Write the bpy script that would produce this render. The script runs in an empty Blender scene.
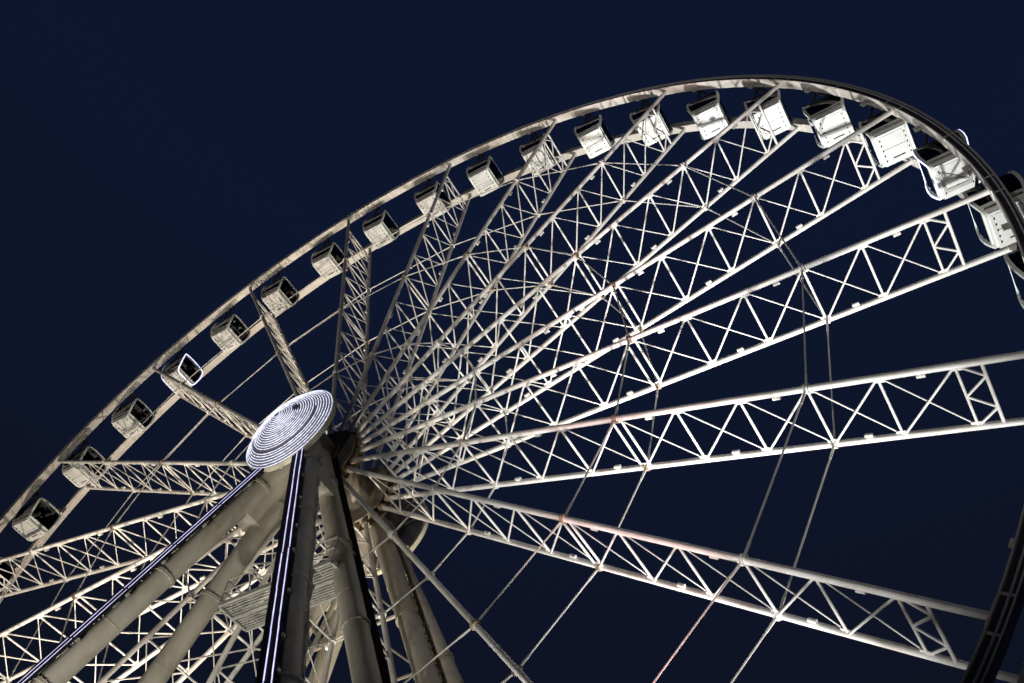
import bpy, math, random
from mathutils import Vector, Matrix
random.seed(7)
sc = bpy.context.scene
COL = sc.collection
PI = math.pi
HUB = 31.1
NSP = 21
PITCH = 2 * PI / NSP
TH0 = math.radians(152.402)
RIM_R = 26.95
HALF = 1.222


def theta(k):
    return TH0 - k * PITCH


# ------------------------------------------------------------------ materials
def nodes_of(name):
    m = bpy.data.materials.new(name)
    m.use_nodes = True
    nt = m.node_tree
    b = nt.nodes['Principled BSDF']
    return m, nt, b


def painted(name, base, dirt, rough=0.45, amount=0.5, scale=1.6, metallic=0.0, streak=(1, 1, 1)):
    """Paint with uneven weathering: two noises mixed between a base and a dirt colour."""
    m, nt, b = nodes_of(name)
    tc = nt.nodes.new('ShaderNodeTexCoord')
    mp = nt.nodes.new('ShaderNodeMapping')
    mp.inputs['Scale'].default_value = streak
    oi = nt.nodes.new('ShaderNodeObjectInfo')
    ml = nt.nodes.new('ShaderNodeMath')
    ml.operation = 'MULTIPLY'
    ml.inputs[1].default_value = 37.0
    nt.links.new(oi.outputs['Random'], ml.inputs[0])
    nt.links.new(ml.outputs['Value'], mp.inputs['Location'])
    nt.links.new(tc.outputs['Object'], mp.inputs['Vector'])
    n1 = nt.nodes.new('ShaderNodeTexNoise')
    n1.inputs['Scale'].default_value = scale
    n1.inputs['Detail'].default_value = 4
    n1.inputs['Roughness'].default_value = 0.65
    nt.links.new(mp.outputs['Vector'], n1.inputs['Vector'])
    r = nt.nodes.new('ShaderNodeValToRGB')
    r.color_ramp.elements[0].position = 0.42
    r.color_ramp.elements[1].position = 0.72
    r.color_ramp.elements[0].color = (0, 0, 0, 1)
    r.color_ramp.elements[1].color = (amount, amount, amount, 1)
    nt.links.new(n1.outputs['Fac'], r.inputs['Fac'])
    mx = nt.nodes.new('ShaderNodeMix')
    mx.data_type = 'RGBA'
    mx.inputs[6].default_value = (*base, 1)
    mx.inputs[7].default_value = (*dirt, 1)
    nt.links.new(r.outputs['Color'], mx.inputs[0])
    nt.links.new(mx.outputs[2], b.inputs['Base Color'])
    n2 = nt.nodes.new('ShaderNodeTexNoise')
    n2.inputs['Scale'].default_value = scale * 4
    n2.inputs['Detail'].default_value = 2
    nt.links.new(mp.outputs['Vector'], n2.inputs['Vector'])
    mr = nt.nodes.new('ShaderNodeMapRange')
    mr.inputs['To Min'].default_value = max(0.05, rough - 0.12)
    mr.inputs['To Max'].default_value = min(1, rough + 0.2)
    nt.links.new(n2.outputs['Fac'], mr.inputs['Value'])
    nt.links.new(mr.outputs['Result'], b.inputs['Roughness'])
    bp = nt.nodes.new('ShaderNodeBump')
    bp.inputs['Strength'].default_value = 0.04
    bp.inputs['Distance'].default_value = 0.02
    nt.links.new(n1.outputs['Fac'], bp.inputs['Height'])
    nt.links.new(bp.outputs['Normal'], b.inputs['Normal'])
    b.inputs['Metallic'].default_value = metallic
    return m


def emitter(name, colr, strength, vary=0.0):
    m, nt, b = nodes_of(name)
    b.inputs['Base Color'].default_value = (0.5, 0.5, 0.55, 1)
    b.inputs['Emission Color'].default_value = (*colr, 1)
    b.inputs['Emission Strength'].default_value = strength
    if vary:
        tc = nt.nodes.new('ShaderNodeTexCoord')
        n = nt.nodes.new('ShaderNodeTexNoise')
        n.inputs['Scale'].default_value = 2.2
        n.inputs['Detail'].default_value = 6
        nt.links.new(tc.outputs['Object'], n.inputs['Vector'])
        mr = nt.nodes.new('ShaderNodeMapRange')
        mr.inputs['From Min'].default_value = 0.3
        mr.inputs['From Max'].default_value = 0.7
        mr.inputs['To Min'].default_value = strength * (1 - vary)
        mr.inputs['To Max'].default_value = strength * (1 + vary)
        nt.links.new(n.outputs['Fac'], mr.inputs['Value'])
        nt.links.new(mr.outputs['Result'], b.inputs['Emission Strength'])
    return m


def glass(name):
    m = bpy.data.materials.new(name)
    m.use_nodes = True
    nt = m.node_tree
    nt.nodes.clear()
    out = nt.nodes.new('ShaderNodeOutputMaterial')
    tr = nt.nodes.new('ShaderNodeBsdfTransparent')
    tr.inputs['Color'].default_value = (0.15, 0.17, 0.18, 1)
    gl = nt.nodes.new('ShaderNodeBsdfGlossy')
    gl.inputs['Roughness'].default_value = 0.04
    gl.inputs['Color'].default_value = (0.9, 0.95, 1, 1)
    fr = nt.nodes.new('ShaderNodeFresnel')
    fr.inputs['IOR'].default_value = 1.5
    mx = nt.nodes.new('ShaderNodeMixShader')
    nt.links.new(fr.outputs['Fac'], mx.inputs['Fac'])
    nt.links.new(tr.outputs['BSDF'], mx.inputs[1])
    nt.links.new(gl.outputs['BSDF'], mx.inputs[2])
    nt.links.new(mx.outputs['Shader'], out.inputs['Surface'])
    return m


M = {}
M['white'] = painted('white_paint', (0.74, 0.73, 0.70), (0.36, 0.31, 0.25), 0.42, 0.55, 1.1)
M['chord'] = painted('chord_white_paint', (0.74, 0.73, 0.70), (0.40, 0.33, 0.26), 0.40, 0.6, 0.9)
M['rust'] = painted('rusty_steel', (0.40, 0.30, 0.20), (0.20, 0.13, 0.08), 0.7, 0.8, 5.0)
M['rim'] = painted('rim_paint', (0.64, 0.61, 0.56), (0.40, 0.32, 0.24), 0.42, 0.4, 0.35)
M['leg'] = painted('leg_paint', (0.48, 0.455, 0.395), (0.25, 0.225, 0.17), 0.5, 0.85, 0.9, streak=(1, 1, 0.3))
M['galv'] = painted('galvanised_steel', (0.46, 0.46, 0.44), (0.24, 0.23, 0.21), 0.45, 0.6, 3.0, metallic=0.4)
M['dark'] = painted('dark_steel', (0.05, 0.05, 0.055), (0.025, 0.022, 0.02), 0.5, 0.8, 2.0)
M['grease'] = painted('greasy_hub_steel', (0.21, 0.18, 0.14), (0.07, 0.055, 0.045), 0.5, 0.8, 2.0)
M['panel'] = painted('black_panel', (0.010, 0.010, 0.016), (0.006, 0.006, 0.008), 0.85, 0.6, 1.0)
M['panel'].node_tree.nodes['Principled BSDF'].inputs['Specular IOR Level'].default_value = 0.15
M['cabin'] = painted('cabin_white', (0.80, 0.80, 0.78), (0.55, 0.52, 0.46), 0.32, 0.35, 1.3)
M['floor'] = painted('cabin_floor', (0.66, 0.67, 0.66), (0.48, 0.46, 0.42), 0.4, 0.5, 1.6)
M['rubber'] = painted('black_rubber', (0.02, 0.02, 0.02), (0.05, 0.05, 0.05), 0.7, 0.5, 4.0)
M['seat'] = painted('dark_seat', (0.05, 0.045, 0.045), (0.03, 0.03, 0.03), 0.6, 0.5, 3.0)
M['hoop'] = painted('hoop_paint', (0.80, 0.84, 0.80), (0.55, 0.56, 0.52), 0.35, 0.5, 1.5)
M['disc'] = painted('disc_backing', (0.22, 0.22, 0.28), (0.05, 0.05, 0.06), 0.45, 0.6, 1.5)
M['discrim'] = painted('disc_rim_paint', (0.62, 0.60, 0.50), (0.38, 0.36, 0.27), 0.45, 0.6, 1.5)
M['lens'] = painted('unlit_lens', (0.50, 0.52, 0.56), (0.34, 0.35, 0.38), 0.25, 0.5, 2.0)
M['led'] = emitter('led_strip', (0.62, 0.60, 1.0), 1.3, 0.35)
M['ring'] = emitter('led_ring', (0.80, 0.82, 1.0), 1.1, 0.6)
for _n in M['ring'].node_tree.nodes:
    if _n.type == 'TEX_NOISE':
        _n.inputs['Scale'].default_value = 9.0
        _n.inputs['Detail'].default_value = 2.0
M['hoopled'] = emitter('hoop_led', (0.58, 0.58, 1.0), 2.4, 0.4)
M['downlight'] = emitter('downlight', (0.95, 1.0, 0.95), 6.0)
M['lampface'] = emitter('lamp_face', (1.0, 0.96, 0.88), 3.0)
M['glass'] = glass('tinted_glass')
M['ground'] = painted('asphalt', (0.055, 0.053, 0.05), (0.035, 0.034, 0.033), 0.8, 0.7, 0.5)
M['deck'] = painted('deck_plate', (0.22, 0.22, 0.22), (0.12, 0.11, 0.10), 0.55, 0.7, 1.0)


# ------------------------------------------------------------------ mesh builder
class MB:
    def __init__(self):
        self.v = []
        self.f = []
        self.mi = []
        self.sm = []

    def add(self, vs, fs, mi=0, smooth=False):
        o = len(self.v)
        self.v += [tuple(p) for p in vs]
        for q in fs:
            self.f.append(tuple(i + o for i in q))
            self.mi.append(mi)
            self.sm.append(smooth)

    def tube(self, a, b, r, n=8, r2=None, mi=0, caps=True):
        a = Vector(a)
        b = Vector(b)
        d = (b - a)
        if d.length < 1e-6:
            return
        d.normalize()
        u = d.orthogonal().normalized()
        w = d.cross(u)
        r2 = r if r2 is None else r2
        vs = []
        for p, rr in ((a, r), (b, r2)):
            for i in range(n):
                t = 2 * PI * i / n
                vs.append(p + (u * math.cos(t) + w * math.sin(t)) * rr)
        self.add(vs, [(i, (i + 1) % n, n + (i + 1) % n, n + i) for i in range(n)], mi, True)
        if caps:
            self.add(vs, [tuple(range(n - 1, -1, -1)), tuple(range(n, 2 * n))], mi, False)

    def path(self, pts, r, n=6, closed=False, mi=0):
        """tube along a polyline, with shared rings"""
        pts = [Vector(p) for p in pts]
        m = len(pts)
        rings = []
        prev = None
        for i, p in enumerate(pts):
            if closed:
                d = pts[(i + 1) % m] - pts[i - 1]
            else:
                d = pts[min(i + 1, m - 1)] - pts[max(i - 1, 0)]
            d.normalize()
            if prev is None:
                u = d.orthogonal().normalized()
            else:
                u = (prev - d * prev.dot(d)).normalized()
            prev = u
            w = d.cross(u)
            rings.append([p + (u * math.cos(2 * PI * j / n) + w * math.sin(2 * PI * j / n)) * r for j in range(n)])
        vs = [q for rg in rings for q in rg]
        fs = []
        for i in range(m if closed else m - 1):
            k = (i + 1) % m
            for j in range(n):
                fs.append((i * n + j, i * n + (j + 1) % n, k * n + (j + 1) % n, k * n + j))
        if not closed:
            fs.append(tuple(range(n - 1, -1, -1)))
            fs.append(tuple(range((m - 1) * n, m * n)))
        self.add(vs, fs, mi, True)

    def box(self, c, s, mi=0, ax=None, bev=0.0):
        """c centre, s full sizes, ax optional 3 axis vectors"""
        c = Vector(c)
        ax = ax or (Vector((1, 0, 0)), Vector((0, 1, 0)), Vector((0, 0, 1)))
        h = [q / 2 for q in s]
        vs = []
        for i in (-1, 1):
            for j in (-1, 1):
                for k in (-1, 1):
                    vs.append(c + ax[0] * (i * h[0]) + ax[1] * (j * h[1]) + ax[2] * (k * h[2]))
        self.add(vs, [(0, 1, 3, 2), (4, 6, 7, 5), (0, 4, 5, 1), (2, 3, 7, 6), (0, 2, 6, 4), (1, 5, 7, 3)], mi)

    def beam(self, a, b, w, h, up, mi=0):
        """rectangular bar from a to b, w across, h along 'up'"""
        a = Vector(a)
        b = Vector(b)
        d = (b - a)
        L = d.length
        d.normalize()
        up = Vector(up)
        up = (up - d * up.dot(d)).normalized()
        s = d.cross(up)
        self.box((a + b) / 2, (L, w, h), mi, (d, s, up))

    def build(self, name, mats, parent=None):
        me = bpy.data.meshes.new(name)
        me.from_pydata(self.v, [], self.f)
        if not isinstance(mats, (list, tuple)):
            mats = [mats]
        for mm in mats:
            me.materials.append(mm)
        for p, mi, s in zip(me.polygons, self.mi, self.sm):
            p.material_index = mi
            p.use_smooth = s
        me.update()
        o = bpy.data.objects.new(name, me)
        COL.objects.link(o)
        if parent:
            o.parent = parent
        return o


def empty(name, loc=(0, 0, 0), label=None, cat=None, group=None):
    o = bpy.data.objects.new(name, None)
    COL.objects.link(o)
    o.location = loc
    tag(o, label, cat, group)
    return o


def tag(o, label=None, cat=None, group=None, kind=None):
    if label:
        o['label'] = label
    if cat:
        o['category'] = cat
    if group:
        o['group'] = group
    if kind:
        o['kind'] = kind
    return o


def dup(o, parent):
    c = o.copy()
    COL.objects.link(c)
    c.parent = parent
    for ch in [x for x in bpy.data.objects if x.parent == o]:
        dup(ch, c)
    return c


# ------------------------------------------------------------------ the rotor
wheel = empty('ferris_wheel', (0, 0, HUB), 'giant white wheel of lattice spokes and two rims around the lit round disc', 'ferris wheel')

# spoke (local X = radial, Y = axle, Z = tangential)
NODES = [3.0, 5.2, 7.41, 9.62, 11.84, 14.1, 16.35, 18.55, 20.7, 22.76, 24.82]
R_END = 25.49


def spoke_web():
    mb = MB()
    y = HALF
    for i, r in enumerate(NODES):
        if abs(r - 14.1) < .01:
            for d in (-0.17, 0.17):
                mb.tube((r + d, -y, 0), (r + d, y, 0), 0.048)
        else:
            mb.tube((r, -y, 0), (r, y, 0), 0.045)
    for i in range(len(NODES) - 1):
        a, b = NODES[i], NODES[i + 1]
        mb.tube((a, -y, 0.035), (b, y, 0.035), 0.026, 6)
        mb.tube((b, -y, -0.035), (a, y, -0.035), 0.038, 6)
        # gusset plates where the members meet the chords
        for s in (-1, 1):
            mb.box((b, s * (y - 0.13), 0), (0.34, 0.14, 0.025))
    return mb


sp_parts = []
web0 = spoke_web().build('spoke', M['white'], wheel)
for s in (-1, 1):
    mb = MB()
    mb.tube((1.55, s * HALF, 0), (RIM_R + 0.05, s * HALF, 0), 0.104, 12)
    for r in (7.41, 14.1, 20.7):
        for d in (-0.05, 0.05):
            mb.tube((r + d - .025, s * HALF, 0), (r + d + .025, s * HALF, 0), 0.155, 12, mi=1 if r == 14.1 else 0)
        # clamp lug for the tie rods
        mb.box((r, s * HALF, 0), (0.16, 0.08, 0.34), mi=1 if r == 14.1 else 0)
    # welded collar near the hub
    mb.tube((1.5, s * HALF, 0), (1.75, s * HALF, 0), 0.16, 12, mi=1)
    mb.build('chord', [M['chord'], M['rust']], web0)
mb = MB()
y = HALF
mb.tube((R_END, -y, 0), (R_END, y, 0), 0.055)
zz = [(NODES[-1], -y), (R_END, -y * .55), (NODES[-1], 0.0), (R_END, y * .45), (NODES[-1], y * .98)]
for p, q in zip(zz[:-1], zz[1:]):
    mb.tube((p[0], p[1], 0), (q[0], q[1], 0), 0.042, 6)
mb.build('end_frame', M['white'], web0)
for r in (7.41, 14.1, 20.7):
    for s in (-1, 1):
        mb = MB()
        a = Vector((r, s * HALF, 0))
        b = Vector((r * math.cos(PITCH), s * HALF, r * math.sin(PITCH)))
        d = (b - a).normalized()
        mb.tube(a, b, 0.030, 8)
        mb.tube(a + d * 0.2, a + d * 0.6, 0.042, 6)     # turnbuckle ends
        mb.tube(b - d * 0.6, b - d * 0.2, 0.042, 6)
        mb.build('tie_rod', M['white'], web0)
# little lamp housings along the chords
lamp_mb = MB()
lamp_mb.tube((0, 0, 0.10), (0, 0, 0.16), 0.035, 8)
lamp_mb.tube((-0.12, 0, 0.185), (0.12, 0, 0.185), 0.065, 10)
lamp_src = None
for i, r in enumerate((8.6, 10.8, 13.0, 15.3, 17.5, 19.7, 21.8, 23.9)):
    s = (1, -1)[i % 2]
    if lamp_src is None:
        lamp_src = lamp_mb.build('lamp_housing', M['white'], web0)
        o = lamp_src
    else:
        o = bpy.data.objects.new('lamp_housing', lamp_src.data)
        COL.objects.link(o)
        o.parent = web0
    o.location = (r, s * HALF, 0)
    o.rotation_euler = (s * PI / 2, 0, 0)
webs = [web0]
kids0 = list(web0.children)
for k in range(1, NSP):
    w = web0.copy()
    COL.objects.link(w)
    w.parent = wheel
    webs.append(w)
for k, w in enumerate(webs):
    # index runs -4 .. 16 so that 0 is the spoke at the left edge of the view
    kk = k - 5
    w.rotation_euler = (0, -theta(kk), 0)
    if k == 0:
        continue
    for c in kids0:
        if c.name.startswith('lamp_housing') and not (-2 <= kk <= 11):
            continue
        d = c.copy()
        COL.objects.link(d)
        d.parent = w
for c in kids0:
    if c.name.startswith('lamp_housing'):
        bpy.data.objects.remove(c)


# rims: channel section open to the outside of the wheel
def rim_mesh(s):
    mb = MB()
    # (radius, offset towards the gondolas); shallow channel on the outer side
    prof = [(26.94, -0.23), (26.985, -0.23), (27.00, -0.19), (27.27, -0.19), (27.285, -0.23), (27.33, -0.23),
            (27.33, 0.21), (26.94, 0.21)]
    n = 252
    m = len(prof)
    vs = []
    for i in range(n):
        t = 2 * PI * i / n
        for r, yy in prof:
            vs.append((r * math.cos(t), s * (HALF - yy), r * math.sin(t)))
    fs = []
    for i in range(n):
        j = (i + 1) % n
        for q in range(m):
            p = (q + 1) % m
            f = (i * m + q, i * m + p, j * m + p, j * m + q)
            fs.append(f if s < 0 else f[::-1])
    mb.add(vs, fs, 0, False)
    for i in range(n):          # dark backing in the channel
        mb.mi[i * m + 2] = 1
    yv = Vector((0, 1, 0))
    for k in range(NSP * 4):
        t = theta(k / 4.0)
        ra = Vector((math.cos(t), 0, math.sin(t)))
        ta = Vector((-math.sin(t), 0, math.cos(t)))
        if k % 4 == 0:          # splice plates by the spoke ends
            for e in (-0.5, 0.5):
                mb.box(ra * 27.135 + ta * e + yv * s * (HALF + 0.20), (0.30, 0.03, 0.06), 0, (ra, yv, ta))
            mb.box(ra * 26.925 + yv * s * HALF, (0.035, 0.40, 0.70), 0, (ra, yv, ta))
        elif k % 4 == 2:
            mb.box(ra * 27.135 + yv * s * (HALF + 0.20), (0.30, 0.03, 0.06), 0, (ra, yv, ta))
            mb.box(ra * 26.928 + yv * s * HALF, (0.03, 0.38, 0.22), 0, (ra, yv, ta))
        else:                   # bracket carrying a gondola pin
            mb.box(ra * 26.84 + yv * s * (HALF - 0.12), (0.22, 0.10, 0.22), 0, (ra, yv, ta))
    return mb


for s in (-1, 1):
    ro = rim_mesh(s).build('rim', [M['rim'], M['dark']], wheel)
    mb = MB()
    pts = [(27.18 * math.cos(2 * PI * i / 252), s * (HALF + 0.205), 27.18 * math.sin(2 * PI * i / 252)) for i in range(252)]
    mb.path(pts, 0.035, 6, True)
    mb.build('light_tube', M['lens'], ro)

# hub: drum, two flanges with lugs for the chords, bearings
mb = MB()
mb.tube((0, -0.95, 0), (0, 0.95, 0), 0.85, 32)
for s in (-1, 1):
    mb.tube((0, s * 0.98, 0), (0, s * 1.46, 0), 1.35, 42)
    mb.tube((0, s * 1.46, 0), (0, s * 1.56, 0), 1.62, 42)
    mb.tube((0, s * 0.90, 0), (0, s * 0.98, 0), 1.62, 42)
    for k in range(NSP):
        t = theta(k)
        for e in (-0.14, 0.14):
            mb.tube((1.5 * math.cos(t + e), s * 1.58, 1.5 * math.sin(t + e)), (1.5 * math.cos(t + e), s * 1.66, 1.5 * math.sin(t + e)), 0.05, 6)
mb.tube((0, -3.45, 0), (0, 3.45, 0), 0.42, 24)
mb.build('hub', M['grease'], wheel)

# light discs on the two ends of the axle
DISC_R = 2.2


def light_disc(s, label):
    mb = MB()
    n = 72
    prof = [(0.0, 3.32), (0.6, 3.32), (DISC_R - 0.10, 3.32), (DISC_R, 3.35), (DISC_R, 3.56), (DISC_R - 0.03, 3.57), (DISC_R - 0.05, 3.55), (1.75, 3.80), (0.9, 4.16), (0.0, 4.42)]
    mats = [0, 0, 1, 1, 1, 1, 0, 0, 0]
    for q in range(len(prof) - 1):
        vs = []
        for i in range(n):
            t = 2 * PI * i / n
            for (r, yy) in (prof[q], prof[q + 1]):
                vs.append((max(r, .001) * math.cos(t), s * yy, max(r, .001) * math.sin(t)))
        fs = []
        for i in range(n):
            j = (i + 1) % n
            f = (i * 2, j * 2, j * 2 + 1, i * 2 + 1)
            fs.append(f if s < 0 else f[::-1])
        mb.add(vs, fs, mats[q], q not in (0,))
    # carrying arms behind the disc
    for k in range(8):
        t = 2 * PI * k / 8
        mb.beam((0.4 * math.cos(t), s * 3.27, 0.4 * math.sin(t)), (2.1 * math.cos(t), s * 3.27, 2.1 * math.sin(t)), 0.08, 0.08, (0, 1, 0), 1)
    o = mb.build('light_disc', [M['disc'], M['discrim']], wheel)
    o.location = (-0.2, 0, 0)
    o['label'] = label
    nr = 22
    for i in range(nr):
        r = 0.16 + (DISC_R - 0.06 - 0.16) * i / (nr - 1)
        # height of the shallow cone at this radius
        pr = [(0.0, 4.42), (0.9, 4.16), (1.75, 3.80), (DISC_R - 0.05, 3.55), (DISC_R + 1, 3.2)]
        for (ra, ya), (rb_, yb) in zip(pr[:-1], pr[1:]):
            if ra <= r <= rb_:
                yr = ya + (yb - ya) * (r - ra) / (rb_ - ra) + 0.03
        gaps = []
        if i == 15:
            gaps = [(-3.0, 0.1)]
        if i in (6, 7):
            gaps = [(0.10, 0.62)]
        if i == 8:
            gaps = [(0.2, 0.5)]
        if i in (2,):
            gaps = [(2.0, 3.4)]
        nn = 84
        arcs = []
        cur = []
        for j in range(nn + 1):
            t = -PI + 2 * PI * j / nn
            if any(g0 <= t <= g1 for g0, g1 in gaps):
                if len(cur) > 1:
                    arcs.append(cur)
                cur = []
            else:
                cur.append((r * math.cos(t), s * yr, r * math.sin(t)))
        if len(cur) > 1:
            arcs.append(cur)
        rb = MB()
        for a in arcs:
            rb.path(a, 0.0155, 6)
        rb.build('led_ring', M['ring'], o)
    return o


light_disc(-1, 'round end disc covered in concentric rings of white lights')
light_disc(1, 'dark back of the round end disc on the far side of the axle')

# ------------------------------------------------------------------ supports
tower = empty('support_tower', (0, 0, 0), 'grey tubular legs meeting under the lit disc, two edged with white light strips', 'support tower')


def leg_pt(sx, sy, foot, z):
    """axis of a leg at height z above the ground"""
    T = Vector((-0.894 * sx, sy * 1.89, 2.43 + HUB))
    B = Vector((13.236 * sx, sy * foot, 0.0))
    t = (T.z - z) / T.z
    return T + (B - T) * t


LR = 0.41
legs = {}
for sx in (-1, 1):
    for sy in (-1, 1):
        for foot in (10.11, 2.81):
            mb = MB()
            top = leg_pt(sx, sy, foot, HUB + 0.35)
            bot = leg_pt(sx, sy, foot, 0.25)
            mb.tube(top, bot, LR, 28)
            d = (bot - top).normalized()
            z = HUB - 2.6
            while z > 2:
                c = leg_pt(sx, sy, foot, z)
                mb.tube(c - d * 0.06, c - d * 0.008, LR + 0.055, 28)
                mb.tube(c + d * 0.008, c + d * 0.06, LR + 0.055, 28)
                u = d.orthogonal().normalized()
                w = d.cross(u)
                for i in range(14):
                    t = 2 * PI * i / 14
                    q = c + (u * math.cos(t) + w * math.sin(t)) * (LR + 0.035)
                    mb.tube(q - d * 0.1, q + d * 0.1, 0.02, 5)
                z -= 4.6 if foot > 5 else 4.1
            # thin weld beads between the flanges
            for zz_ in (HUB - 4.9, HUB - 9.4, HUB - 13.5, HUB - 17.5):
                c = leg_pt(sx, sy, foot, zz_)
                mb.tube(c - d * 0.014, c + d * 0.014, LR + 0.012, 28)
            mb.tube(bot - d * 0.1, bot + Vector((0, 0, -0.24)), 0.75, 20)
            mb.box((bot.x, bot.y, 0.06), (2.0, 2.0, 0.12))
            o = mb.build('leg', M['leg'], tower)
            legs[(sx, sy, foot)] = o

# head: bearing housings, wedge plates joining the pair of legs
for sy in (-1, 1):
    mb = MB()
    mb.tube((0, sy * 1.70, HUB), (0, sy * 3.10, HUB), 0.78, 28)
    mb.tube((0, sy * 1.66, HUB), (0, sy * 1.76, HUB), 0.95, 28)
    mb.tube((0, sy * 3.05, HUB), (0, sy * 3.14, HUB), 0.95, 28)
    mb.build('bearing_housing', M['grease'], tower)
    for sx in (-1, 1):
        mb = MB()
        zs = [HUB - 0.4, HUB - 1.6, HUB - 2.9, HUB - 3.9]
        ring = []
        for z in zs:
            a = leg_pt(sx, sy, 10.11, z)
            b = leg_pt(sx, sy, 2.81, z)
            ring.append((a, b))
        n_ = Vector((0.36 * sx * 0, 0, 0))
        for e in (-0.36, 0.36):
            vs = []
            for a, b in ring:
                vs += [a + Vector((e, 0, 0)), b + Vector((e, 0, 0))]
            fs = [(2 * i, 2 * i + 1, 2 * i + 3, 2 * i + 2) for i in range(len(zs) - 1)]
            mb.add(vs, fs)
            mb.add([v + Vector((0.03 * (1 if e > 0 else -1), 0, 0)) for v in vs], [f[::-1] for f in fs])
        ea, eb = ring[-1]
        mb.beam(ea + Vector((0, 0, 0.02)), eb + Vector((0, 0, 0.02)), 0.76, 0.04, (0, 0, 1))
        mb.build('gusset_plate', M['leg'], tower)

# light boards on the outer face of the two front legs
for sx in (-1, 1):
    mb = MB()
    a = leg_pt(sx, -1, 10.11, HUB - 2.15)
    b = leg_pt(sx, -1, 10.11, 2.0)
    d = (b - a).normalized()
    out = Vector((0, -1, 0.0))
    out = (out - d * out.dot(d)).normalized()
    side = d.cross(out).normalized()
    off = out * (LR + 0.15)
    mb.beam(a + off + side * 0.12, b + off + side * 0.12, 0.54, 0.10, out)
    nst = 14
    for i in range(nst):
        p = a + (b - a) * ((i + .5) / nst)
        mb.beam(p + out * (LR - 0.05), p + out * (LR + 0.09), 0.08, 0.3, d, 1)
        for e in (-0.16, -0.05):
            q = p + d * (random.uniform(-.5, .5)) + out * (LR + 0.08) + side * e
            mb.box(q, (0.14, 0.10, 0.10), 1, (d, side, out))
    bo = mb.build('light_board', [M['panel'], M['galv']], tower)
    # slack cable clipped along the side of the leg
    mb = MB()
    cpts = []
    for i in range(60):
        p = a + (b - a) * (i / 59.0)
        ang = 0.9 + 0.08 * math.sin(i * 1.7)
        o_ = (out * math.cos(1.75) - side * math.sin(1.75))
        cpts.append(p + o_ * (LR + 0.05 + 0.03 * math.sin(i * 2.3)) + side * 0.05 * math.sin(i * 1.1))
    mb.path(cpts, 0.028, 6)
    for i in range(0, 60, 2):
        mb.box(cpts[i], (0.10, 0.09, 0.14), 1)
    if sx > 0:
        mb.build('cable', [M['galv'], M['leg']], tower)
    for e in (-0.125, 0.125):
        sb = MB()
        L = (b - a).length
        n_seg = 13
        for i in range(n_seg):
            p = a + d * (L * i / n_seg + 0.03) + off + out * 0.075 + side * (e + random.uniform(-.012, .012))
            q = a + d * (L * (i + 1) / n_seg - 0.03) + off + out * 0.075 + side * (e + random.uniform(-.012, .012))
            sb.tube(p, q, 0.016 if sx > 0 else 0.011, 6)
        sb.build('led_strip', M['led'], bo)

# cable trays: dark one beside the inner front leg, ladder tray by the rear pair
mb = MB()
a = leg_pt(1, -1, 2.81, HUB + 0.6)
b = leg_pt(1, -1, 2.81, 2.0)
d = (b - a).normalized()
ou = Vector((0.75, 0.65, 0))
ou = (ou - d * ou.dot(d)).normalized()
mb.beam(a + ou * (LR + 0.14), b + ou * (LR + 0.14), 0.20, 0.20, ou)
mb.build('cable_duct', M['panel'], tower)
for sx, sy, e in ((1, 1, 0.0),):
    mb = MB()
    if sy > 0:
        a = (leg_pt(sx, sy, 2.81, HUB - 1.5) + leg_pt(sx, sy, 10.11, HUB - 1.5)) / 2 + Vector((0.2, -0.1, 0.0))
        b = leg_pt(sx, sy, 2.81, 2.0) + Vector((0.45, 0.55, 0))
        am, bm = leg_pt(sx, sy, 2.81, HUB - 1.5), leg_pt(sx, sy, 2.81, 2)
        a = am + Vector((0.38, 0.35, 0))
        b = bm + Vector((0.38, 0.45, 0))
    else:
        a = leg_pt(sx, sy, 2.81, HUB - 1.0) + ou * (LR + 0.46)
        b = leg_pt(sx, sy, 2.81, 2.0) + ou * (LR + 0.46)
    d = (b - a).normalized()
    sd = d.cross(Vector((0, 1, 0))).normalized()
    for q in (-0.14, 0.14):
        mb.beam(a + sd * q, b + sd * q, 0.05, 0.09, (0, 1, 0))
    L = (b - a).length
    i = 0.0
    while i < L:
        p = a + d * i
        mb.beam(p - sd * 0.14, p + sd * 0.14, 0.06, 0.05, (0, 1, 0))
        i += 0.42
    for q in (-0.06, 0.02, 0.07):
        mb.tube(a + sd * q + Vector((0, 0.05, 0)), b + sd * q + Vector((0, 0.05, 0)), 0.03, 6)
    mb.build('cable_ladder', M['dark'] if sy < 0 else M['grease'], tower)

# bracing between the two inner rear legs
node = Vector((-0.74, 1.9, HUB - 6.8))
ends = [leg_pt(-1, 1, 2.81, HUB - 4.9), leg_pt(-1, 1, 2.81, HUB - 6.6), leg_pt(1, 1, 2.81, HUB - 6.3)]
mb = MB()
for e_ in ends:
    mb.tube(node, e_, 0.075, 8)
mb.tube(node, Vector((-0.9, 1.9, HUB - 3.6)), 0.05, 8)
mb.build('brace', M['leg'], tower)
mb = MB()
n2 = Vector((-1.3, 1.9, HUB - 9.6))
for e_ in (leg_pt(-1, 1, 2.81, HUB - 8.0), leg_pt(1, 1, 2.81, HUB - 9.2), leg_pt(-1, 1, 2.81, HUB - 10.4), node):
    mb.tube(n2, e_, 0.06, 8)
mb.build('brace', M['leg'], tower)
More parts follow.
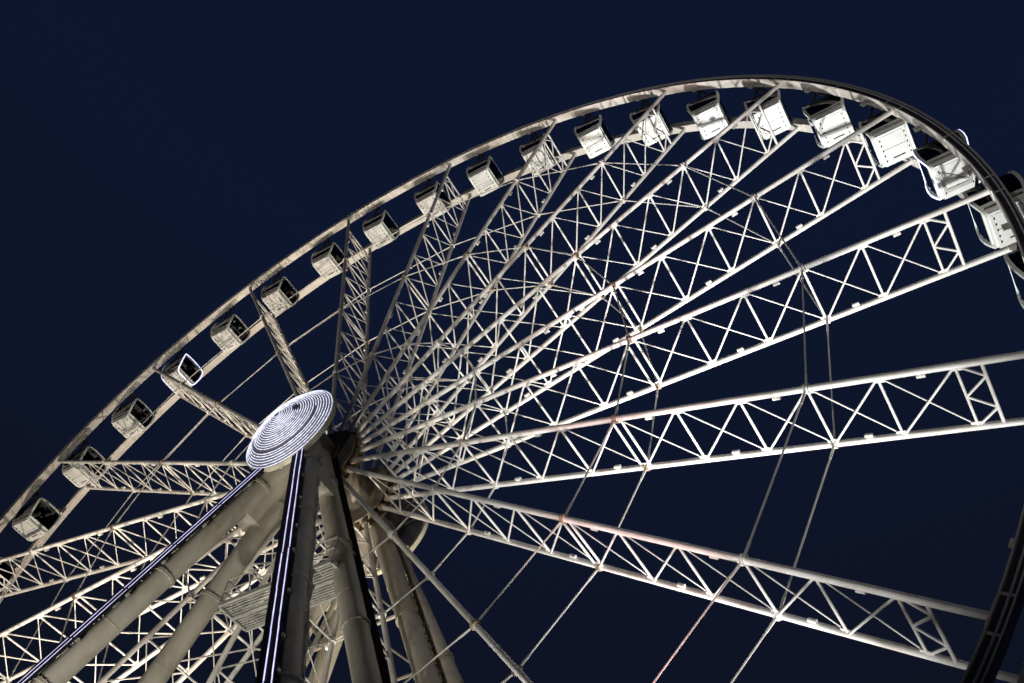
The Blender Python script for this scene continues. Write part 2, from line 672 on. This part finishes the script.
# slim poles standing inside the rear legs, laced to them
for sx in (-1, 1):
    mb = MB()
    top = Vector((0.1 * sx, 1.75, HUB - 2.9))
    foot_ = Vector((8.0 * sx, 2.1, 0.2))
    mb.tube(top, foot_, 0.10, 8)
    for i in range(7):
        t0, t1 = 0.05 + i * 0.09, 0.05 + (i + 1) * 0.09
        p = top + (foot_ - top) * t0
        q = leg_pt(sx, 1, 2.81, top.z + (foot_.z - top.z) * t1)
        mb.tube(p, q, 0.04, 6)
    mb.build('brace', M['leg'], tower)


# maintenance walkway
def walkway(x0, x1, y0, y1, z, sy):
    mb = MB()
    fr = 0.055
    for yy in (y0, y1):
        mb.box(((x0 + x1) / 2, yy, z), (x1 - x0, 0.10, 0.16))
    for xx in (x0, x1):
        mb.box((xx, (y0 + y1) / 2, z), (0.10, abs(y1 - y0) - 0.104, 0.16))
    ym = (y0 + y1) / 2
    mb.box(((x0 + x1) / 2, ym, z - 0.004), (x1 - x0 - 0.104, 0.12, 0.15))
    o = mb.build('walkway', M['galv'], tower)
    g = MB()
    n = 13
    for i in range(n):
        yy = y0 + (y1 - y0) * (i + 0.5) / n
        if abs(yy - ym) < 0.07:
            continue
        g.box(((x0 + x1) / 2, yy, z + 0.02), (x1 - x0 - 0.12, 0.045, 0.05))
    k = int((x1 - x0) / 0.6)
    for i in range(1, k):
        g.box((x0 + (x1 - x0) * i / k, (y0 + ym) / 2, z + 0.065), (0.03, abs(ym - y0) - .14, 0.025))
        g.box((x0 + (x1 - x0) * i / k, (y1 + ym) / 2, z + 0.065), (0.03, abs(ym - y0) - .14, 0.025))
    g.build('grating', M['galv'], o)
    r = MB()
    zt = z + 1.1
    yo = y0
    xs = [x0 + (x1 - x0) * i / 4 for i in range(5)]
    for xx in xs:
        r.tube((xx, yo, z + 0.08), (xx, yo, zt), 0.028, 6)
    for h in (0.6, 1.1):
        r.tube((x0, yo, z + h), (x1, yo, z + h), 0.028, 6)
    for xx in (x0, x1):
        r.tube((xx, y1, z + 0.08), (xx, y1, zt), 0.028, 6)
        for h in (0.6, 1.1):
            r.tube((xx, yo, z + h), (xx, y1, z + h), 0.028, 6)
    r.build('railing', M['galv'], o)
    return o


walkway(-1.35, 3.55, -2.90, -1.42, HUB - 8.15, -1)
# small floodlight clamped on a rear leg
p = leg_pt(-1, 1, 10.11, HUB - 5.4) + Vector((0.35, -0.5, 0))
mb = MB()
mb.tube(p, p + Vector((0.1, -0.05, -0.18)), 0.13, 12)
mb.tube(p + Vector((0, 0.3, 0.1)), p, 0.03, 6)
lo = mb.build('lamp', M['dark'], tower)
mb = MB()
mb.tube(p + Vector((0.1, -0.05, -0.185)), p + Vector((0.105, -0.0525, -0.2)), 0.05, 12)
mb.build('lens', M['lampface'], lo)


# ------------------------------------------------------------------ gondolas
# cross-section of the end hoops in (y, z); pin at (0, 0)
def rounded(poly, rad, n=5):
    out = []
    m = len(poly)
    for i in range(m):
        p0, p1, p2 = Vector(poly[i - 1]), Vector(poly[i]), Vector(poly[(i + 1) % m])
        r = rad[i]
        a = (p0 - p1).normalized()
        b = (p2 - p1).normalized()
        for j in range(n + 1):
            t = j / n
            # quadratic corner
            s0 = p1 + a * r
            s1 = p1 + b * r
            q = s0 * (1 - t) ** 2 + p1 * 2 * t * (1 - t) + s1 * t ** 2
            out.append((q.x, q.y))
    return out


GB, GT = -2.50, -0.64         # bottom and top of the cabin below the pin
HOOP = rounded([(-0.74, GB), (0.74, GB), (0.91, -1.62), (0.86, -0.80), (0.42, GT + 0.02), (-0.42, GT + 0.02), (-0.86, -0.80), (-0.91, -1.62)],
               [0.30, 0.30, 0.40, 0.22, 0.3, 0.3, 0.22, 0.40])
CX = 0.82
BARREL = [(-3.0, 0.74), (-2.5, 0.76), (-2.1, 0.88), (-1.7, 0.98), (-1.3, 1.0), (-0.95, 0.95), (-0.62, 0.82), (-0.3, 0.82), (3, 0.82)]


def barrel(mb):
    """narrow the cabin towards floor and roof, seen along the axle"""
    out = []
    for x_, y_, z_ in mb.v:
        for (z0, f0), (z1, f1) in zip(BARREL[:-1], BARREL[1:]):
            if z0 <= z_ <= z1:
                f = f0 + (f1 - f0) * (z_ - z0) / (z1 - z0)
                break
        out.append((x_ * f, y_, z_))
    mb.v = out
    return mb


def scaled(poly, f, cz=-1.30):
    return [(y_ * f, cz + (z_ - cz) * f) for y_, z_ in poly]


def offset(poly, d):
    m = len(poly)
    out = []
    for i in range(m):
        p0, p1, p2 = Vector(poly[i - 1]), Vector(poly[i]), Vector(poly[(i + 1) % m])
        t = (p2 - p0)
        if t.length < 1e-9:
            out.append(poly[i])
            continue
        t.normalize()
        nrm = Vector((-t.y, t.x))
        out.append((p1.x + nrm.x * d, p1.y + nrm.y * d))
    return out


def clip_z(poly, zlo, zhi):
    """keep the part of a (y,z) polygon between two heights"""
    def half(pl, z, keep_above):
        o = []
        for i in range(len(pl)):
            a, b = pl[i - 1], pl[i]
            ia = (a[1] >= z) if keep_above else (a[1] <= z)
            ib = (b[1] >= z) if keep_above else (b[1] <= z)
            if ia != ib:
                t = (z - a[1]) / (b[1] - a[1])
                o.append((a[0] + (b[0] - a[0]) * t, z))
            if ib:
                o.append(b)
        return o
    return half(half(poly, zlo, True), zhi, False)


def y_at(z, side):
    """outermost y of the hoop profile at a height"""
    best = 0
    m = len(HOOP)
    for i in range(m):
        a, b = HOOP[i - 1], HOOP[i]
        if (a[1] - z) * (b[1] - z) <= 0 and abs(a[1] - b[1]) > 1e-9:
            t = (z - a[1]) / (b[1] - a[1])
            best = max(best, abs(a[0] + (b[0] - a[0]) * t))
    return best * side


def hoop_obj(sx, parent):
    mb = MB()
    w, dpt = 0.105, 0.12
    inn = offset(HOOP, w)
    m = len(HOOP)
    x0, x1 = sx * (CX - dpt / 2), sx * (CX + dpt / 2)
    vs = [(x1, a, b) for a, b in HOOP] + [(x1, a, b) for a, b in inn] + [(x0, a, b) for a, b in HOOP] + [(x0, a, b) for a, b in inn]
    fs = []
    for i in range(m):
        j = (i + 1) % m
        fs += [(i, j, m + j, m + i), (2 * m + i, 3 * m + i, 3 * m + j, 2 * m + j), (i, 2 * m + i, 2 * m + j, j), (m + i, m + j, 3 * m + j, 3 * m + i)]
    if sx < 0:
        fs = [f[::-1] for f in fs]
    mb.add(vs, fs, 0, False)
    return barrel(mb).build('end_frame', M['hoop'], parent)


def make_gondola():
    root = empty('gondola', (0, 0, 0), 'white gondola', 'gondola')
    zw = -2.08                  # window sill height
    zf = GB + 0.06
    mb = MB()
    xs = CX - 0.062
    zs = [zw, -2.15, -2.22, -2.29, -2.36, -2.43]
    for side in (-1, 1):
        row = [(y_at(z, side) * 0.975, z) for z in zs]
        vs = []
        for y_, z_ in row:
            for xx in (-xs, xs):
                vs.append((xx, y_, z_))
            for xx in (-xs, xs):
                vs.append((xx, y_ - side * 0.04, z_))
        fs = []
        for i in range(len(row) - 1):
            a, b = i * 4, i * 4 + 4
            fs += [(a, a + 1, b + 1, b), (a + 2, b + 2, b + 3, a + 3)]
        fs += [(0, 2, 3, 1)]
        mb.add(vs, fs, 0, True)
        mb.box((0, y_at(zw, side) - side * 0.04, zw + 0.02), (2 * xs, 0.10, 0.06))
    for sx in (-1, 1):
        pl = clip_z(offset(HOOP, 0.09), -2.44, -2.22)
        n = len(pl)
        for e in (0.0, -0.03):
            mb.add([(sx * (CX + e), a, b) for a, b in pl], [tuple(range(n))])
    barrel(mb).build('body', M['cabin'], root)
    # floor pan with bolts, cross joint and end strips
    mb = MB()
    mb.box((0, 0, zf), (2 * xs, 1.44, 0.07), 0)
    mb.box((0, 0, zf - 0.045), (1.16, 1.24, 0.02), 0)
    for sx in (-1, 1):
        mb.box((sx * 0.70, 0, zf - 0.05), (0.06, 1.24, 0.03), 0)
        for i in range(5):
            mb.tube((sx * 0.63, -0.48 + i * 0.24, zf - 0.03), (sx * 0.63, -0.48 + i * 0.24, zf - 0.085), 0.03, 8, mi=1)
    mb.box((0.03, 0.45, zf - 0.06), (0.62, 0.055, 0.014), 1)
    mb.box((0, -0.02, zf - 0.056), (1.16, 0.018, 0.006), 1)
    fl = barrel(mb).build('floor_pan', [M['floor'], M['rubber']], root)
    for side in (-1, 1):
        mb = MB()
        yy = side * 0.80
        mb.tube((-0.72, yy, -2.22), (0.72, yy, -2.22), 0.035, 8)
        for q in (-0.66, 0.0, 0.66):
            mb.tube((q, yy - side * .08, -2.16), (q, yy, -2.22), 0.028, 6)
        barrel(mb).build('rail', M['dark'], fl)
    # end frames, end windows
    for sx in (-1, 1):
        ho = hoop_obj(sx, root)
        pl = clip_z(offset(HOOP, 0.075), -2.22, GT - 0.02)
        zl = [-2.22, -1.9, -1.6, -1.3, -1.0, -0.8, GT - 0.02]
        mb = MB()
        for e in (0.0, -0.02):
            for z0, z1 in zip(zl[:-1], zl[1:]):
                q = clip_z(pl, z0, z1)
                if len(q) >= 3:
                    mb.add([(sx * (CX + e), a, b) for a, b in q], [tuple(range(len(q)))])
        barrel(mb).build('end_window', M['glass'], root)
        mb = MB()
        mb.box((sx * (CX + 0.01), 0, -2.20), (0.06, 1.46, 0.07))
        barrel(mb).build('sill', M['hoop'], ho)
    # side windows
    for side in (-1, 1):
        mb = MB()
        zz_ = [zw + 0.02, -1.7, -1.5, -1.25, -1.0, -0.85]
        row = [(y_at(z, side) * 0.97, z) for z in zz_]
        vs = []
        for y_, z_ in row:
            vs += [(-xs, y_, z_), (xs, y_, z_)]
        fs = [(2 * i, 2 * i + 1, 2 * i + 3, 2 * i + 2) for i in range(len(row) - 1)]
        mb.add(vs, fs, 0, True)
        barrel(mb).build('side_window', M['glass'], root)
    # roof
    mb = MB()
    pl = [(y_, z_) for y_, z_ in offset(HOOP, 0.012) if z_ > -0.87]
    pl.sort(key=lambda q: q[0])
    n = len(pl)
    vs = [(-xs, a, b) for a, b in pl] + [(xs, a, b) for a, b in pl]
    mb.add(vs, [(i, n + i, n + i + 1, i + 1) for i in range(n - 1)], 0, True)
    pl2 = [(y_ * 0.95, z_ - 0.035) for y_, z_ in pl]
    vs = [(-xs, a, b) for a, b in pl2] + [(xs, a, b) for a, b in pl2]
    mb.add(vs, [(i, n + i, n + i + 1, i + 1) for i in range(n - 1)], 1, True)
    mb.box((0, 0, -0.75), (1.3, 0.50, 0.04), 1)
    rf = barrel(mb).build('roof', [M['cabin'], M['seat']], root)
    mb = MB()
    mb.box((0.12, 0.30, -0.53), (0.80, 0.56, 0.20))
    for i in range(5):
        mb.box((-0.16 + i * 0.14, 0.30, -0.424), (0.05, 0.46, 0.012))
    mb.build('roof_unit', M['galv'], rf)
    # hangers: pin through each rim with lugs down to the roof
    for side in (-1, 1):
        mb = MB()
        mb.tube((0, side * 1.0, 0), (0, side * 0.74, 0), 0.065, 10)
        mb.beam((-0.34, side * 0.70, -0.74), (0.0, side * 0.80, 0.03), 0.09, 0.09, (0, 1, 0))
        mb.beam((0.34, side * 0.70, -0.74), (0.0, side * 0.805, 0.03), 0.09, 0.088, (0, 1, 0))
        mb.tube((0, side * 0.73, 0), (0, side * 0.87, 0), 0.14, 12)
        mb.build('hanger', M['dark'], root)
    # benches seen dimly through the glass
    for sx in (-1, 1):
        mb = MB()
        mb.box((sx * 0.48, 0, -2.02), (0.38, 1.10, 0.10))
        mb.box((sx * 0.66, 0, -1.74), (0.08, 1.10, 0.50))
        mb.build('bench', M['seat'], root)
    return root


def led_outline(root):
    for sx in (-1, 1):
        mb = MB()
        mb.path([(sx * (CX + 0.075), a, b) for a, b in offset(HOOP, 0.03)], 0.026, 6, True)
        barrel(mb).build('led_outline', M['hoopled'], root)


LABELS = {
    -0.75: 'dark windowed gondola cut by the left edge of the photo, lowest on that side',
    -0.25: 'gondola second from the bottom on the left arc, just below the leftmost spoke end',
    0.25: 'gondola partly covered by the end of the near level lattice spoke on the left',
    0.75: 'gondola directly below the lavender outlined one on the left arc',
    1.25: 'gondola outlined in lavender light on the left arc of the wheel',
    1.75: 'gondola with four small ceiling lights, just above the lavender outlined one at left',
    2.25: 'second gondola above the lavender outlined one on the left arc',
    2.75: 'third gondola above the lavender outlined one, rising left of the middle',
    3.25: 'fourth gondola above the lavender outlined one on the left arc',
    3.75: 'fifth gondola above the lavender outlined one, crossed by a dark spoke chord',
    4.25: 'sixth gondola above the lavender outlined one on the left arc',
    4.75: 'fourth gondola left of the topmost cabin, its right side crossed by a spoke tip',
    5.25: 'gondola in open view with a cross beam on its floor, left of two spoke tips',
    5.75: 'gondola crossed by a bright spoke chord, second to the left of the topmost cabin',
    6.25: 'gondola in open view just left of the top of the rim',
    6.75: 'topmost gondola, behind the bright spoke chord at the top of the rim',
    7.25: 'first gondola right of the top of the rim, floor fully in view',
    7.75: 'gondola with clean bolted white floor beside the lavender lit one on the right',
    8.25: 'gondola edged in bright lavender light on the right arc of the wheel',
    8.75: 'gondola half hidden by the dark rim, right below the lavender lit one at right',
    9.25: 'gondola cut by the right edge of the photo, beneath the dark rim',
}
proto = make_gondola()
first = True
kids = list(proto.children)
PIN_R = 27.15
for k, lab in LABELS.items():
    if first:
        g = proto
        first = False
    else:
        g = proto.copy()
        COL.objects.link(g)
        for c in kids:
            d = c.copy()
            COL.objects.link(d)
            d.parent = g
            for cc in c.children:
                e = cc.copy()
                COL.objects.link(e)
                e.parent = d
    t = theta(k)
    g.location = (PIN_R * math.cos(t), 0, HUB + PIN_R * math.sin(t))
    g.rotation_euler = (0, random.uniform(-.025, .025), 0)
    tag(g, lab, 'gondola', 'gondolas hanging round the rim of the wheel')
    if k in (1.25, 8.25):
        led_outline(g)
    if k == 8.25:
        zb = GB - 0.01
        mb = MB()
        mb.beam((-0.42, -0.40, zb), (0.40, 0.30, zb), 0.07, 0.05, (0, 0, 1))
        mb.beam((-0.46, 0.40, zb - 0.004), (0.46, 0.40, zb - 0.004), 0.14, 0.05, (0, 0, 1))
        mb.beam((0.44, -0.42, zb - 0.008), (0.44, 0.40, zb - 0.008), 0.08, 0.05, (0, 0, 1))
        mb.beam((-0.46, -0.42, zb - 0.008), (-0.46, 0.40, zb - 0.008), 0.08, 0.05, (0, 0, 1))
        mb.build('floor_brace', M['galv'], g)
    if k == 1.75:
        for qx in (-0.3, 0.3):
            for qy in (-0.28, 0.28):
                mb = MB()
                mb.tube((qx, qy, -0.70), (qx, qy, -0.78), 0.05, 10)
                mb.build('ceiling_light', M['downlight'], g)

# ------------------------------------------------------------------ ground
mb = MB()
mb.add([(-3000, -3000, 0), (3000, -3000, 0), (3000, 3000, 0), (-3000, 3000, 0)], [(0, 1, 2, 3)])
tag(mb.build('ground', M['ground']), kind='structure')


# ------------------------------------------------------------------ floodlights at the foot of the wheel, plus two added front fills
def floodlight(loc, target, power, colr, cone, blend=0.6):
    loc = Vector(loc)
    d = (Vector(target) - loc).normalized()
    root = empty('floodlight', (loc.x, loc.y, 0), 'black floodlight under the wheel, or added fill in front, aimed up at the spokes', 'floodlight', 'floodlights under the wheel')
    rel = Vector((0, 0, loc.z))
    mb = MB()
    mb.tube(rel - d * 0.45, rel - d * 0.05, 0.2, 16, r2=0.3)
    mb.tube(rel - d * 0.05, rel, 0.3, 16, r2=0.3, caps=False)
    mb.build('lamp_head', M['dark'], root)
    mb = MB()
    mb.box((0, 0, 0.04), (0.6, 0.6, 0.08))
    mb.tube((0, 0, 0.08), rel - d * 0.3, 0.05, 8)
    mb.build('stand', M['dark'], root)
    L = bpy.data.lights.new('flood', 'SPOT')
    L.energy = power
    L.color = colr
    L.spot_size = math.radians(cone)
    L.spot_blend = blend
    L.shadow_soft_size = 0.45
    lo = bpy.data.objects.new('flood_lamp', L)
    COL.objects.link(lo)
    lo.location = loc + d * 0.02
    lo.rotation_euler = d.to_track_quat('-Z', 'Y').to_euler()


WARM = (1.0, 0.86, 0.70)
COOL = (1.0, 0.99, 0.97)
floodlight((12.0, 11.0, 1.3), (23, 0, 43), 78000, COOL, 44, 1.0)
floodlight((12.0, 12.0, 1.3), (14, 0, 57), 66000, COOL, 48, 1.0)
floodlight((2.0, 14.0, 1.3), (0, 0, 57), 46000, (1.0, 0.87, 0.69), 44, 1.0)
floodlight((-14.0, 10.0, 1.3), (-18, 0, 47), 52000, WARM, 62, 1.0)
floodlight((-3.0, 10.0, 1.3), (-19, 0, 46), 40000, WARM, 50, 1.0)
floodlight((9.0, -0.3, 1.3), (17, 0, 33), 4500, COOL, 56, 1.0)
floodlight((-9.0, 0.3, 1.3), (-18, 0, 27), 13000, (1.0, 0.95, 0.89), 70, 1.0)
floodlight((9.5, -1.8, 1.3), (21, -0.6, 42), 15000, COOL, 56, 1.0)
floodlight((12.5, -1.9, 1.3), (13.5, -0.6, 22), 15000, (1.0, 0.34, 0.34), 24, 1.0)
floodlight((-3.0, -17.0, 1.0), (-2, -3, 24), 7800, (1.0, 0.95, 0.83), 60, 0.8)
floodlight((3.5, 0.8, 1.3), (1.5, 0, 24), 5000, (1.0, 0.90, 0.70), 50, 0.9)
floodlight((3.0, -5.5, 1.3), (-3, -4, 24), 9500, (1.0, 0.95, 0.83), 46, 0.9)
floodlight((-14.0, -30.0, 1.3), (-8, 0, 40), 11000, (1.0, 0.88, 0.72), 60, 0.8)  # added left front fill, standing in for bounce and city light
floodlight((12.0, -36.0, 1.3), (17, 0, 34), 10000, (1.0, 0.96, 0.90), 50, 0.8)  # added soft front fill on the right, lifts the near chord faces

# ------------------------------------------------------------------ night sky
w = bpy.data.worlds.new('World')
sc.world = w
w.use_nodes = True
nt = w.node_tree
bg = nt.nodes['Background']
tc = nt.nodes.new('ShaderNodeTexCoord')
sx_ = nt.nodes.new('ShaderNodeSeparateXYZ')
nt.links.new(tc.outputs['Generated'], sx_.inputs['Vector'])
rp = nt.nodes.new('ShaderNodeValToRGB')
e = rp.color_ramp.elements
e[0].position = 0.0
e[0].color = (0.0042, 0.0055, 0.0110, 1)
e[1].position = 1.0
e[1].color = (0.0040, 0.0076, 0.0250, 1)
x = e.new(0.55)
x.color = (0.0046, 0.0068, 0.0165, 1)
x = e.new(0.85)
x.color = (0.0043, 0.0082, 0.0265, 1)
nt.links.new(sx_.outputs['Z'], rp.inputs['Fac'])
nt.links.new(rp.outputs['Color'], bg.inputs['Color'])
bg.inputs['Strength'].default_value = 1.0

# ------------------------------------------------------------------ camera
cam = bpy.data.cameras.new('Camera')
cam.sensor_width = 36.0
cam.lens = 954.5935 / 1024 * 36.0
cam.clip_end = 6000
co = bpy.data.objects.new('Camera', cam)
COL.objects.link(co)
R0 = Vector((0.8602196205442985, 0.5074669254156238, 0.049995240166186505))
R1 = Vector((-0.3908064753748076, 0.7190775647675174, -0.5746283622071313))
R2 = Vector((-0.3275553437748048, 0.474768128097226, 0.8168859903972476))
mw = Matrix.Identity(4)
for i in range(3):
    mw[i][0] = R0[i]
    mw[i][1] = -R1[i]
    mw[i][2] = -R2[i]
mw.translation = Vector((21.8789, -20.0919, HUB - 29.492))
co.matrix_world = mw
sc.camera = co

vs_ = sc.view_settings
vs_.view_transform = 'Standard'
vs_.look = 'None'
vs_.exposure = 0.0
vs_.gamma = 1.0
vs_.use_curve_mapping = False
sc.cycles.max_bounces = 6
sc.cycles.use_denoising = True
